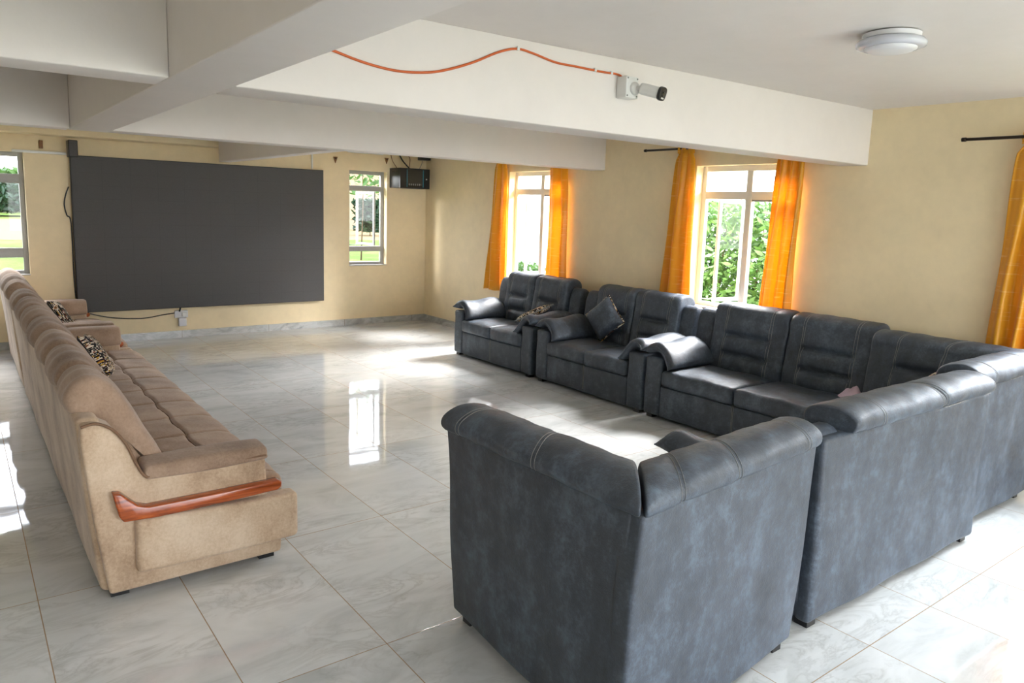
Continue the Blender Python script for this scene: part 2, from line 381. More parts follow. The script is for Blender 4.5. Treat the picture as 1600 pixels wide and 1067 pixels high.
def skirt(name, a, b, ax, pos, s):
    if ax == 'x': vf = box(a, b, min(pos, pos+s*.012), max(pos, pos+s*.012), 0.001, .1)
    else: vf = box(min(pos, pos+s*.012), max(pos, pos+s*.012), a, b, 0.001, .1)
    struct(name, vf, MSK, smooth=False)
skirt('baseboard_far', XL, XW, 'x', YW, -1); skirt('baseboard_right', YB, YW, 'y', XW, -1)
skirt('baseboard_left', YB, YW, 'y', XL, 1); skirt('baseboard_back', XL, 1.3, 'x', YB, 1)
# beams
def beam(name, vf): struct(name, vf, MBEAM, bevel=.008, angle=.5)
GX0, GX1 = .757, 1.03
beam('trim_1', box(GX0, GX1, YB, 6.74, 2.402, ZC+.002))                      # long girder
YB1, YB1b = 3.375, 3.62
def slab(xa, xb, ya, yb, ya2, yb2, z, z2=None): return ([(xa, ya, z), (xa, yb, z), (xb, ya2, z2 or z), (xb, yb2, z2 or z), (xa, ya, ZC+.002), (xa, yb, ZC+.002), (xb, ya2, ZC+.002), (xb, yb2, ZC+.002)],
    [(0, 1, 3, 2), (4, 6, 7, 5), (0, 2, 6, 4), (1, 5, 7, 3), (0, 4, 5, 1), (2, 3, 7, 6)])
beam('trim_2', slab(GX1, XW+.01, 3.42, 3.73, 3.33, 3.58, 2.402, 2.378))
beam('trim_3', slab(XL-.01, GX0, 3.38, 3.64, 3.40, 3.66, 2.402))
beam('trim_4', slab(GX1, XW+.01, 6.50, 6.74, 6.55, 6.78, 2.402))
beam('trim_5', slab(XL-.01, GX0, 6.62, 6.85, 6.58, 6.80, 2.402))
beam('trim_6', box(2.905, 3.05, 6.70, 10.44, 2.402, ZC+.002))
struct('trim_7', box(XL, 2.96, 10.44, YW+.01, 2.60, ZC+.002), MWALL, bevel=.006)

# ------------------------------------------------------------------ windows
def window(num, mp, w_, z0, z1, mat, cols, t0, t1, low=None, open_col=None, hinge='a', depth=.11, ang=82, sash_off=.12, panes_low=True):
    """mp(a,d,z): a along the wall, d outwards from inner wall face"""
    root = bpy.data.objects.new('window_%d' % num, None); C.objects.link(root); root['kind'] = 'structure'
    fw, fd = .055, .05; d0, d1 = depth, depth+fd
    def bx(a0, a1, dd0, dd1, za, zb): v, f = box(a0, a1, dd0, dd1, za, zb); return [mp(*p) for p in v], f
    bars = [bx(0, fw, d0, d1, z0, z1), bx(w_-fw, w_, d0, d1, z0, z1), bx(fw, w_-fw, d0, d1, z1-fw, z1), bx(fw, w_-fw, d0, d1, z0, z0+fw), bx(fw, w_-fw, d0-.006, d1, t0, t1)]
    cw = w_/cols
    for k in range(1, cols): bars.append(bx(k*cw-.035, k*cw+.035, d0-.008, d1, z0+fw, z1-fw))
    if low: bars.append(bx(fw, w_-fw, d0-.004, d1, low[0], low[1]))
    obj('window_frame', join(*bars), mat, root, bevel=.004)
    zl = low[1] if low else z0+fw
    for k in range(cols):
        a0, a1 = k*cw+(fw if k == 0 else .035), (k+1)*cw-(fw if k == cols-1 else .035)
        obj('pane', bx(a0, a1, d0+.02, d0+.026, t1, z1-fw), MGL, root, smooth=False)
        if low: obj('pane', bx(a0, a1, d0+.02, d0+.026, z0+fw, low[0]), MGL, root, smooth=False)
        if k == open_col:
            sw = a1-a0-sash_off; sb = .035; th = math.radians(ang)
            org = a1-sash_off if hinge == 'b' else a0+sash_off; sg = -1 if hinge == 'b' else 1
            def smp(u, q, z): return mp(org+sg*(u*math.cos(th)+q*math.sin(th)), d1+.01+u*math.sin(th)-q*math.cos(th), z)
            def sb_(u0, u1, za, zb, q0=0, q1=.03): v, f = box(u0, u1, q0, q1, za, zb); return [smp(*p) for p in v], f
            zt = t0-.005; zb_ = zl+.005
            s = obj('casement', join(sb_(0, sb, zb_, zt), sb_(sw-sb, sw, zb_, zt), sb_(sb, sw-sb, zb_, zb_+sb), sb_(sb, sw-sb, zt-sb, zt)), mat, root, bevel=.003)
            obj('casement_pane', sb_(sb, sw-sb, zb_+sb, zt-sb, .012, .018), MGL, s, smooth=False)
            obj('stay', tube([mp(a0+.02, d0+.03, zb_+.02), smp(sw*.45, .015, zb_+.01)], .006, 6), mat, root)
        else:
            sb = .03
            if panes_low:
                obj('pane', bx(a0, a1, d0+.02, d0+.026, zl, t0), MGL, root, smooth=False)
                obj('glazing_bead', join(bx(a0, a1, d0-.003, d0+.018, t0-.02, t0), bx(a0, a1, d0-.003, d0+.018, zl, zl+.02)), MFRG, root, bevel=.003)
    obj('window_sill', bx(0.001, w_-.001, .0, depth+.0, z0-.0, z0+.012), mat, root, smooth=False)
    return root
# right wall: a=0 at larger Y
def mright(W): return lambda a, d, z: (XW+d, W[1]-a, z)
def mfar(W): return lambda a, d, z: (W[0]+a, YW+d, z)
window(1, mfar(W1), W1[1]-W1[0], ZS-.03, ZT-.03, MFRG, 2, 2.04, 2.13, (1.12, 1.22), None)
window(2, mfar(W2), W2[1]-W2[0], ZS, ZT, MFRG, 1, 2.11, 2.19, (1.16, 1.24), 0, 'b', ang=78, sash_off=.06)
window(3, mright(W3), W3[1]-W3[0], ZS, ZT, MFRW, 2, 2.08, 2.16, None, 0, 'a')
window(4, mright(W4), W4[1]-W4[0], ZS, ZT, MFRW, 2, 2.11, 2.19, None, 0, 'a')
window(5, mright(W5), W5[1]-W5[0], ZS, ZT, MFRW, 2, 2.08, 2.16, None, None)

# ------------------------------------------------------------------ grey leatherette sofas
BACKP = [(.64, .40), (.615, .48), (.625, .60), (.65, .74), (.672, .86), (.685, .94), (.69, 1.01), (.725, 1.065), (.80, 1.09), (.885, 1.085), (.945, 1.04), (.962, .985), (.945, .935), (.90, .92), (.87, .85), (.85, .60), (.84, .40)]
def rays_profile(x, y0=.2, zs=None, c=(.8, .75)):
    # rays fired from the front/top/back at the roll, at a fixed x
    out = []
    for k in range(40):
        a = math.radians(178+(-205)*k/39) if zs is None else None
        d = Vector((0, math.cos(a), math.sin(a))); cc = Vector((x, .83, .93)); out.append((cc+d*1.0, -d))
    return out
def stitches(vf, xs, gap=.011, front=True, cz=.93, zlow=.46):
    parts = []
    for x in xs:
        for g in (-gap, gap):
            ray = []
            if front:
                for k in range(26):
                    z = zlow+(.97-zlow)*k/25; ray.append(((x+g, -.2, z), (0, 1, 0)))
            for k in range(24):
                a = math.radians(170-(195)*k/23); d = Vector((0, math.cos(a), math.sin(a))); cc = Vector((x+g, .83, .99)); ray.append((cc+d*.6, -d))
            pts = surf_pts(vf, ray)
            if len(pts) > 3: parts.append(tube(pts, .0015, 5))
    return parts
def back_cushion(parent, x0, x1, dD=0, er=.035, st=(.2, .8), mitre0=False, mitre1=False, chans=(.62, .80), top=0, warp=None, full=True):
    w_ = x1-x0; sx = [x0+w_*a for a in st]
    def inset(x, p, s):
        k = 0
        if p.x < .76:
            g = 1/(1+math.exp(-(x-sx[0]-.01)*90))/(1+math.exp((x-sx[-1]+.01)*90))
            for zc in chans: k += .052*math.exp(-((p.y-zc)/.017)**2)*g
            k += -.018*math.sin(PI*min(1, max(0, (p.y-.44)/.18)))*g if p.y < .62 else -.018*abs(math.sin(PI*(p.y-.62)/.18))*g if p.y < .98 else 0
        for q in sx: k += .006*math.exp(-((x-q)/.012)**2)
        k -= .004*math.sin(x*23+p.y*31)*math.sin(x*11)
        return k
    def mp(x, a, b):
        t = (x-x0)/w_; a2 = a+dD; xa = x0+(.935-a if mitre0 else 0); xb = x1-(.935-a if mitre1 else 0)
        bb = b+top*min(1, max(0, (b-.93)/.15))
        p = (xa+(xb-xa)*t, a2, bb)
        return warp(*p) if warp else p
    vf = sweep(BACKP, x0+.004, x1-.004, 26, er, 84, inset, mp)
    o = obj('back_cushion', vf, MLE, parent)
    if full:
        sv = sweep(BACKP, x0+.004, x1-.004, 26, er, 84, inset, lambda x, a, b: (x, a, b))
        ss = stitches(sv, sx)
        for k in range(0, len(ss)-1, 2):
            V, F = join(*ss[k:k+2]); obj('double_stitching', ([mp(p.x, p.y, p.z) for p in map(Vector, V)], F), MSTI, o)
    return o
def seat_cushion(parent, x0, x1, y0, y1, z0=.325, z1=.475, warp=None):
    def fn(p, h):
        u, v = p.x/h[0], p.y/h[1]
        if p.z > 0: p.z += .022*(1-u**4)*(1-v**4)-.006*math.sin(p.x*14+p.y*9)*(1-u*u)
        if p.y < 0: p.y -= .012*(1-u**4)*(1-(p.z/h[2])**2)
        return p
    vf = softbox(x0+.003, x1-.003, y0, y1, z0, z1, .032, (14, 14, 3), fn)
    if warp: vf = ([warp(*p) for p in vf[0]], vf[1])
    return obj('seat_cushion', vf, MLE, parent)
def arm_block(parent, x0, x1, D, y0=.012, top=.585):
    def fn(p, h): p.x += .004*math.sin(p.z*17+p.y*5); p.y += .004*math.sin(p.z*13); return p
    return obj('armrest', softbox(x0, x1, y0, D-.08, .03, top, .028, (5, 12, 8), fn), MLE, parent)
def arm_pillow(parent, xo, side, y1=.68, y0=.0, w_=.235):
    """pillow draped over the arm; xo = outer edge, side=+1 when the seat lies towards +x"""
    path = [(.012, .61), (.05, .64), (.11, .655), (.17, .638), (.225, .595), (.27, .54), (.30, .495)]
    sp = spline([(a, b, 0) for a, b in path], 6); n = len(sp); ny = 22; V, F = [], []
    def P(i, j, s):
        t, v = i/(n-1), j/ny; c = sp[i]; a, b = sp[max(i-1, 0)], sp[min(i+1, n-1)]; d = (b-a).normalized(); nn = Vector((-d.y, d.x, 0))
        u2 = 2*t-1; v2 = 2*v-1
        th = .046*((1-abs(u2)**5)*(1-abs(v2)**6))**.5+.009
        flare = .014*abs(u2)**3                     # corners pull out into points
        y = y0+(y1-y0)*v+(flare*(-1 if v2 < 0 else 1))*abs(v2)**3-(.03*(1-u2*u2))*(-1 if v2 < 0 else 1)*abs(v2)**3
        q = c+nn*th*s; lift = .018*math.exp(-((v-.0)/.12)**2)*(1-t)+.03*v*(1-abs(u2))+.05*v**3*max(0, 1-t*2.2)
        x = q.x; z = q.y+lift+(.012*math.sin(v*9+t*4))*(1-u2*u2)
        return (xo+side*x, y, z)
    for s in (1, -1):
        for j in range(ny+1):
            for i in range(n): V.append(P(i, j, s))
    o = n*(ny+1); g = lambda i, j, s: (0 if s > 0 else o)+j*n+i
    for j in range(ny):
        for i in range(n-1):
            F.append((g(i, j, 1), g(i+1, j, 1), g(i+1, j+1, 1), g(i, j+1, 1))); F.append((g(i, j, -1), g(i, j+1, -1), g(i+1, j+1, -1), g(i+1, j, -1)))
    for j in range(ny):
        for i in (0, n-1): F.append((g(i, j, 1), g(i, j+1, 1), g(i, j+1, -1), g(i, j, -1)))
    for i in range(n-1):
        for j in (0, ny): F.append((g(i, j, 1), g(i+1, j, 1), g(i+1, j, -1), g(i, j, -1)))
    o_ = obj('arm_pillow', (V, F), MLE, parent)
    edge = [P(i, 0, 1) for i in range(n)]
    obj('piping', tube([(x, y-.002, z-.004) for x, y, z in edge], .005, 6), MLE, o_)
    return o_
def wing(parent, x0, x1, D, h=.985):
    prof = [(.70, .30), (.71, .60), (.73, .80), (.745, .90), (.79, h), (.86, h+.005), (.915, h-.04), (.925, .85), (.93, .5), (.93, .10), (.72, .10)]
    return obj('back_wing', sweep(prof, x0, x1, 8, .03, 60, mp=lambda x, a, b: (x, min(a, .908 if b < .93 else 1)+D-.93-.012, b)), MLE, parent)
def foot(parent, x, y, s=.035):
    return obj('foot', box(x-s, x+s, y-s, y+s, 0, .045), MBLK, parent, smooth=False)
def grey_sofa(label, loc, rz, L, arms, seats, backs, D=.93, group=None, armw=.2, name='grey_sofa', wings=True, er=.035, top=0, stl=None):
    t = thing(name, label, 'sofa', loc, rz, group)
    a0 = armw if arms[0] else 0; a1 = L-(armw if arms[1] else 0)
    def fr(p, h):
        if p.y > 0: p.y += .006*math.sin(p.x*9+1)*math.sin(p.z*8+2)
        return p
    obj('base', softbox(a0-.005, a1+.005, .018, D-.05, .03, .325, .02, (16, 8, 4), fr), MLE, t)
    obj('back_panel', softbox(.004, L-.004, D-.09, D, .03, .935, .03, (24, 2, 14), fr), MLE, t)
    for i, on in enumerate(arms):
        if on:
            x0, x1 = (0, armw) if i == 0 else (L-armw, L)
            arm_block(t, x0, x1, D)
            arm_pillow(t, 0.0 if i == 0 else L, 1 if i == 0 else -1)
            if wings: wing(t, x0+.005, x1+.01 if i == 0 else x1-.005, D, .985 if top == 0 else .955)
    for (p, q) in seats:
        c = seat_cushion(t, p, q, -.004, D-.3)
    for i, (p, q) in enumerate(backs): back_cushion(t, p, q, D-.93, top=top, er=er, st=stl[i] if stl else (.2, .8))
    for x in (.07, L-.07):
        for y in (.07, D-.06): foot(t, x, y)
    # seam down the middle of the front rail
    if len(seats) > 1:
        xm = seats[0][1]
        obj('front_seam', join(*[tube([(xm+g, .0165-.0015, .07+.25*k/8) for k in range(9)], .002, 5) for g in (-.006, .006)]), MSTI, t)
    return t
R90 = -PI/2
grey_sofa('dark grey two-seat sofa nearest the room corner with a folded patterned cushion on it', (5.15, 8.06, 0), R90, 1.62, (1, 1), [(.19, .82), (.82, 1.43)], [(.22, .80), (.80, 1.42)], group='grey sofas along the window wall', armw=.19)
grey_sofa('middle dark grey two-seat sofa by the windows with a diamond-set grey throw pillow on it', (5.15, 6.35, 0), R90, 1.62, (1, 1), [(.20, .80), (.80, 1.41)], [(.24, .83), (.83, 1.45)], group='grey sofas along the window wall')
r3 = grey_sofa('dark grey sofa section with one arm and two wide seats below the right window curtain', (5.15, 4.70, 0), R90, 1.83, (1, 0), [(.21, 1.01), (1.01, 1.825)], [(.235, 1.04), (1.04, 1.825)], group='grey sofas along the window wall')
# B : faces the far wall, seen from behind
bsofa = grey_sofa('long grey sofa section seen from behind, right of the near corner seat, scuffed back panel', (4.865, 2.675, 0), PI, 1.80, (0, 1), [(.01, .81), (.81, 1.60)], [(.0, .665), (.665, 1.60)], D=.99, armw=.2, er=.016, top=-.048, stl=[(.03, .97), (.03, .70)])

def worn_piping(parent, x0, x1, y, z, wave, seed, warp=None):
    rnd = random.Random(seed); n = int((x1-x0)/.012); P = []
    for i in range(n+1): P.append((x0+(x1-x0)*i/n, y+rnd.uniform(-.0015, .0015), z+wave*math.sin(i*.11)+rnd.uniform(-.0015, .0015)))
    obj('worn_piping', tube(P, .0042, 5, taper=lambda t: .55+.45*math.sin(t*57)**2), MSTI, parent)
bp_ = [o for o in bsofa.children if o.name.startswith('back_panel')][0]
worn_piping(bp_, .01, .62, .992, .926, .004, 1)
def corner_seat(label, loc, rz, w_, d_, side, warp=None, name='corner_seat', stb=(.3, .8), sts=(.35, .75), top=0):
    t = thing(name, label, 'sofa', loc, rz)
    wp = warp or (lambda x, y, z: (x, y, z))
    def W(vf): return ([wp(*p) for p in vf[0]], vf[1])
    def fr(p, h): p.y += .005*math.sin(p.x*8+p.z*7); p.x += .004*math.sin(p.y*8+p.z*9); return p
    s0_, s1_ = (.09, w_) if side == 0 else (0, w_-.09)
    obj('base', W(softbox(s0_, s1_, .012, d_-.09, .05, .325, .02, (8, 8, 4), fr)), MLE, t)
    obj('back_panel', W(softbox(.0, w_, d_-.10, d_, .048, .945, .022, (22, 3, 22), fr)), MLE, t)
    xa, xb = (0, .10) if side == 0 else (w_-.10, w_)
    obj('side_panel', W(softbox(xa+.001, xb-.001, .0, d_-.04, .05, .943, .022, (3, 22, 22), fr)), MLE, t)
    c0, c1 = (.30, w_-.02) if side == 0 else (.02, w_-.30)
    seat_cushion(t, c0-.02, c1+.02, -.0, d_-.3, warp=wp)
    # back roll cushion (mitred into the corner)
    back_cushion(t, 0 if side == 0 else .012, w_-.012 if side == 0 else w_, d_-.93, er=.02, top=top, st=stb, mitre0=side == 0, mitre1=side == 1, warp=wp, chans=(.62, .8))
    # side cushion : built along local y
    L = d_
    def wp2(x, y, z):   # x runs from the corner (x=0) to the front (x=L); y depth .0(front).. .93(back)
        yy = d_-x; xx = (.93-y) if side == 0 else (w_-.93+y)
        return wp(xx, yy, z)
    if side == 0: back_cushion(t, 0.0, L+.0, 0, er=.02, top=top, st=sts, mitre0=True, warp=wp2, chans=(.62, .8))
    else: back_cushion(t, 0.0, L+.0, 0, er=.02, top=top, st=sts, mitre0=True, warp=wp2, chans=(.62, .8))
    for x in (.07, w_-.07):
        for y in (.07, d_-.07):
            q = wp(x, y, 0); obj('foot', box(q[0]-.03, q[0]+.03, q[1]-.03, q[1]+.03, 0, .062), MBLK, t, smooth=False)
    return t
cs_ = corner_seat('grey corner sofa section in the far right angle where both sofa runs meet', (5.985, 2.87, 0), PI, 1.115, 1.10, 0, top=-.03)
worn_piping([o for o in cs_.children if o.name.startswith('back_panel')][0], .02, 1.10, 1.103, .934, .005, 2)
# A : nearest corner seat. world x = ox - lx ; world y = oy - ly
AX, AY, AW, AD = 2.955, 2.73, 1.225, 1.17
def warpA(lx, ly, lz):
    u = AW-lx; v = AD-ly               # u from the left face, v from the rear face
    k = min(1, max(0, lz/.95))
    Xb = 1.668+u*.99+.077*v; Xt = 1.735+u*1.02-.025*v; X = Xb+(Xt-Xb)*k
    Y = (1.552-.014*(1-k))+v*1.0+.098*u*(1-v/AD)
    return (AX-X, AY-Y, lz)
corner_seat('big dark grey corner seat in the foreground seen from behind with two rolled backs', (AX, AY, 0), PI, AW, AD, 1, warp=warpA, top=-.055, stb=(.10, .54, .83), sts=(.46, .88))

# ------------------------------------------------------------------ beige sofas
def beige_sofa(label, loc, L, hump=.6, narm=.25):
    t = thing('beige_sofa', label, 'sofa', loc, PI/2, 'beige suede sofas along the left')
    # local x = along (world +Y), local y = 1.39 - worldX
    Y = lambda X: 1.39-X
    mp = lambda x, a, b: (x, Y(a), b)
    prof = [(.43, .86), (.375, .90), (.362, .965), (.40, 1.035), (.46, 1.068), (.525, 1.055), (.585, 1.0), (.645, .90), (.715, .76), (.79, .62), (.87, .48), (.905, .42), (.80, .36), (.66, .40), (.56, .58), (.49, .78)]
    nh = max(1, round((L-.12)/hump)); hw = (L-.12)/nh
    def inset(x, p, s):
        k = 0
        m = 1 if p.y > .84 else max(.3 if p.x > .6 else 0, 1-(.84-p.y)/.3)
        bow = .16*max(0, p.x-.42)*(1 if p.y > .7 else .6)
        f = ((x-.06+bow)/hw) % 1.0
        q = abs(2*f**.8-1); k += m*(.032*q**2+.046*q**12)
        k += .004*math.sin(38*x+p.x*9)*m
        if p.x > .62 and p.y < .93: k += .006*(1+math.sin((p.y)*34))*.6*(1-m)
        return k
    bc = obj('back_cushion', sweep(prof, .17, L-.17, int(L*60), .06, 90, inset, mp), MSUB, t)
    vfb = sweep(prof, .17, L-.17, int(L*60), .06, 90, inset, mp)
    for k in range(1, nh):
        pts = surf_pts(vfb, [((.06+k*hw-.16*max(0, X-.42), Y(X), 1.3), (0, 0, -1)) for X in [.385+.31*j/22 for j in range(23)]], -.002)
        if len(pts) > 4: obj('crease_shade', tube(pts, .006, 6), MPIPSH, bc)  # dark tubes painting shade into the creases, not real piping
    for xq in (.40, .47):
        pts = surf_pts(vfb, [((xq, -.2, 1.02-.56*k/24), (0, 1, 0)) for k in range(25)], .002)
        if len(pts) > 4: obj('piping', tube(pts, .005, 6), MPIPSH, bc)
    # rear panel
    def bp(p, h):
        p.y += .004*math.sin(p.x*5)*math.cos(p.z*6); return p
    v, f = softbox(.05, L-.05, Y(.56), Y(.46), .035, .90, .03, (40, 3, 10), bp)
    v = [Vector((p[0], p[1]+(p[2]/.9)*.075, p[2])) for p in v]
    obj('rear_panel', (v, f), MSU, t)
    obj('base', softbox(.02, L-.02, Y(1.31), Y(.49), .045, .15, .02, (20, 6, 2)), MSU, t)
    # seat with tufting seams
    sprof = [(.82, .20), (.82, .39), (.90, .425), (1.05, .43), (1.2, .43), (1.32, .42), (1.385, .385), (1.395, .30), (1.385, .18), (1.34, .135), (1.1, .135)]
    ns = max(2, round((L-.5)/.46)); sw = (L-.5)/ns
    def sin_(x, p, s):
        k = 0; f = ((x-.25)/sw) % 1.0; e = min(f, 1-f)*sw
        if p.y > .30:
            xs = p.x+.009*math.sin(x*2*PI/sw)
            k += .013*math.exp(-(e/.010)**2); k += .015*math.exp(-((xs-1.10)/.010)**2)
            k += -.006*math.sin(PI*f)+.0012*math.sin(x*31+p.x*17)
        return k
    sv = sweep(sprof, .20, L-.20, int(L*105), .03, 170, sin_, mp)
    st = obj('seat', sv, MSUB, t)
    for k in range(1, ns):
        pts = surf_pts(sv, [((.25+k*sw+.006*math.sin(j), Y(.86+.535*j/22), .8), (0, 0, -1)) for j in range(23)]+[((.25+k*sw, -.3, .37-.2*j/6), (0, 1, 0)) for j in range(7)], -.001)
        obj('seat_seam', tube(pts, .0042, 6), MPIPSH, st)
    pts = surf_pts(sv, [((.23+(L-.46)*j/120, Y(1.10-.009*math.sin((.23+(L-.46)*j/120)*2*PI/sw)), .8), (0, 0, -1)) for j in range(121)], -.001)
    obj('seat_seam', tube(pts, .0048, 6), MPIPSH, st)
    for end in (0, 1):
        def em(x, a, b, end=end): return (x if end == 0 else L-x, Y(a), b)
        # upholstered side with the swooping top edge
        side = [(.49, .04), (1.31, .045), (1.315, .13), (1.25, .15), (1.235, .58), (1.10, .595), (.90, .59), (.72, .585), (.655, .60), (.625, .66), (.585, .765), (.53, .845), (.465, .885), (.405, .885), (.40, .80), (.44, .40)]
        sd = obj('arm_side', prism(side, .0, .19, em), MSU, t, bevel=.016, angle=1.2)
        edge = spline([em(-.004, a, b) for a, b in [(.405, .875), (.465, .885), (.53, .848), (.585, .768), (.625, .665), (.655, .605), (.70, .588), (.90, .592), (1.235, .60)]], 6)
        obj('piping', tube(edge, .007, 6), MPIPSH, sd)
        # arm cushion lying along the top
        ap = [(-.003, .58), (-.005, .60), (-.003, .625), (.014, .639), (.05, .643), (.10, .646), (.16, .643), (.205, .62), (.235, .56), (.235, .50), (.19, .48), (.10, .56)]
        ac = obj('arm_cushion', sweep(ap, .66, 1.245, 12, .016, 56, lambda x, p, s: -.008*math.sin(PI*(x-.66)/.585), lambda x, a, b: em(a, x, b)), MSUB, t)
        # padded lower side
        def pf(p, h):
            u, w3 = p.x/h[0], p.z/h[2]
            return p
        pv, pf_ = softbox(-.045, .06, .605, 1.392, .13, .405, .028, (2, 14, 6))
        pv = [em(p[0]-.014*(1-((p[1]-1.0)/.4)**2)*(1 if p[0] < 0 else 0), p[1], p[2]-.028*max(0, (p[1]-.6)/.79)*((p[2]-.13)/.275)) for p in pv]
        obj('side_pad', (pv, pf_), MSU, t)
        # wooden arm rail with flared rear end
        wd = [(.512, .555), (.548, .548), (.575, .518), (.615, .478), (.66, .462), (1.0, .463), (1.285, .468), (1.30, .455), (1.298, .43), (1.28, .415), (1.0, .405), (.70, .40), (.60, .405), (.553, .408), (.535, .44)]
        obj('wooden_rail', prism(wd, -.055, .012, em), MWOOD, t, bevel=.01, angle=1.0)
        for a in (.54, 1.25): q = em(.09, a, 0); obj('foot', box(q[0]-.03, q[0]+.03, q[1]-.04, q[1]+.04, 0, .055), MBLK, t, smooth=False)
    return t
beige_sofa('long beige suede sofa with a wooden arm rail, nearer of the two on the left', (1.39, 3.72, 0), 4.42)
beige_sofa('shorter beige suede sofa behind the long one, next to the wall screen', (1.39, 8.27, 0), 2.1)

# ------------------------------------------------------------------ throw pillows and cloths
def put_pillow(name, label, loc, w_, h_, t_, rot, mat, edge=None, back=None, cat='pillow'):
    root = thing(name, label, cat, loc); root.rotation_euler = rot
    pv = pillow(w_, h_, t_)
    V, F = pv; n = len(F)//2
    if back:
        c = obj('cover_front', (V, F[n:]), mat, root); b = obj('cover_back', (V, F[:n]), back, root)
    else: c = obj('cover', pv, mat, root)
    if edge:
        pts = []; k = 18
        for i in range(k+1): pts.append((-1+2*i/k, -1))
        for i in range(1, k+1): pts.append((1, -1+2*i/k))
        for i in range(1, k+1): pts.append((1-2*i/k, 1))
        for i in range(1, k+1): pts.append((-1, 1-2*i/k))
        P = [(u*w_/2*(1-.05*(1-v*v)*u*u), v*h_/2*(1-.05*(1-u*u)*v*v), 0) for u, v in pts]
        obj('piping', tube(P, .009, 6), edge, root)
    return root
put_pillow('throw_pillow', 'grey throw pillow with patterned edging standing on its corner on the middle grey sofa', (5.67, 5.79, .75), .37, .37, .19, (math.radians(78), math.radians(-42), math.radians(-72)), MLE, MP1)
def basis(nrm, upv):
    n = Vector(nrm).normalized(); u = Vector(upv); u = (u-n*u.dot(n)).normalized(); s = u.cross(n); return Matrix((s, u, n)).transposed().to_euler()
put_pillow('patterned_pillow', 'black and cream woven throw pillow leaning on the near beige sofa back', (.87, 6.72, .62), .42, .40, .13, basis((.85, -.15, .50), (-.55, .25, .8)), MP1, None, MBLK)
put_pillow('patterned_pillow', 'black and white throw pillow against the back of the far beige sofa', (.88, 9.2, .61), .40, .38, .12, basis((.85, -.15, .50), (-.55, .25, .8)), MP2, None, MBLK)
put_pillow('patterned_cushion', 'flat folded patterned cushion by the right arm of the corner-side grey sofa', (5.58, 6.93, .665), .40, .34, .09, basis((-.25, .35, .85), (1, 0, .1)), MP1, MSTI)
put_pillow('patterned_cushion', 'dark patterned cushion on the corner seat, only its top edge showing over the long back', (5.52, 2.33, .665), .42, .40, .13, basis((-.15, .85, .35), (.0, -.3, .9)), MP2, MP1)
def crumple(name, label, loc, sx, sy, h, mat, seed):
    rnd = random.Random(seed); n = 26; ph = [rnd.uniform(0, 6) for _ in range(8)]; V, F = [], []
    def z(u, v): return max(.0, h*(1-u*u)*(1-v*v)*(.8+.22*math.sin(4*u+ph[0]+2*v)+.18*math.sin(5*v+ph[1])+.09*math.sin(9*u-6*v+ph[2])))+.006
    for s in (1, 0):
        for j in range(n+1):
            for i in range(n+1):
                u, v = -1+2*i/n, -1+2*j/n; rr = 1+.12*math.sin(4*math.atan2(v, u)+ph[3])
                V.append((u*sx*rr*math.sqrt(1-.4*v*v), v*sy*rr*math.sqrt(1-.4*u*u), z(u, v) if s else z(u, v)-.006))
    o = (n+1)**2; g = lambda i, j: j*(n+1)+i
    for j in range(n):
        for i in range(n):
            q = (g(i, j), g(i+1, j), g(i+1, j+1), g(i, j+1)); F.append(q); F.append(tuple(o+k for k in q[::-1]))
    for i in range(n):
        for a, b in ((g(i, 0), g(i+1, 0)), (g(i+1, n), g(i, n)), (g(0, i+1), g(0, i)), (g(n, i), g(n, i+1))): F.append((a, o+a, o+b, b))
    ob = obj(name, (V, F), mat); ob.location = loc; tag(ob, label, 'cloth'); return ob
crumple('folded_cloth', 'crumpled pale lilac cloth lying on the grey seat beside the corner section', (5.80, 2.98, .492), .15, .10, .085, MLIL, 3)

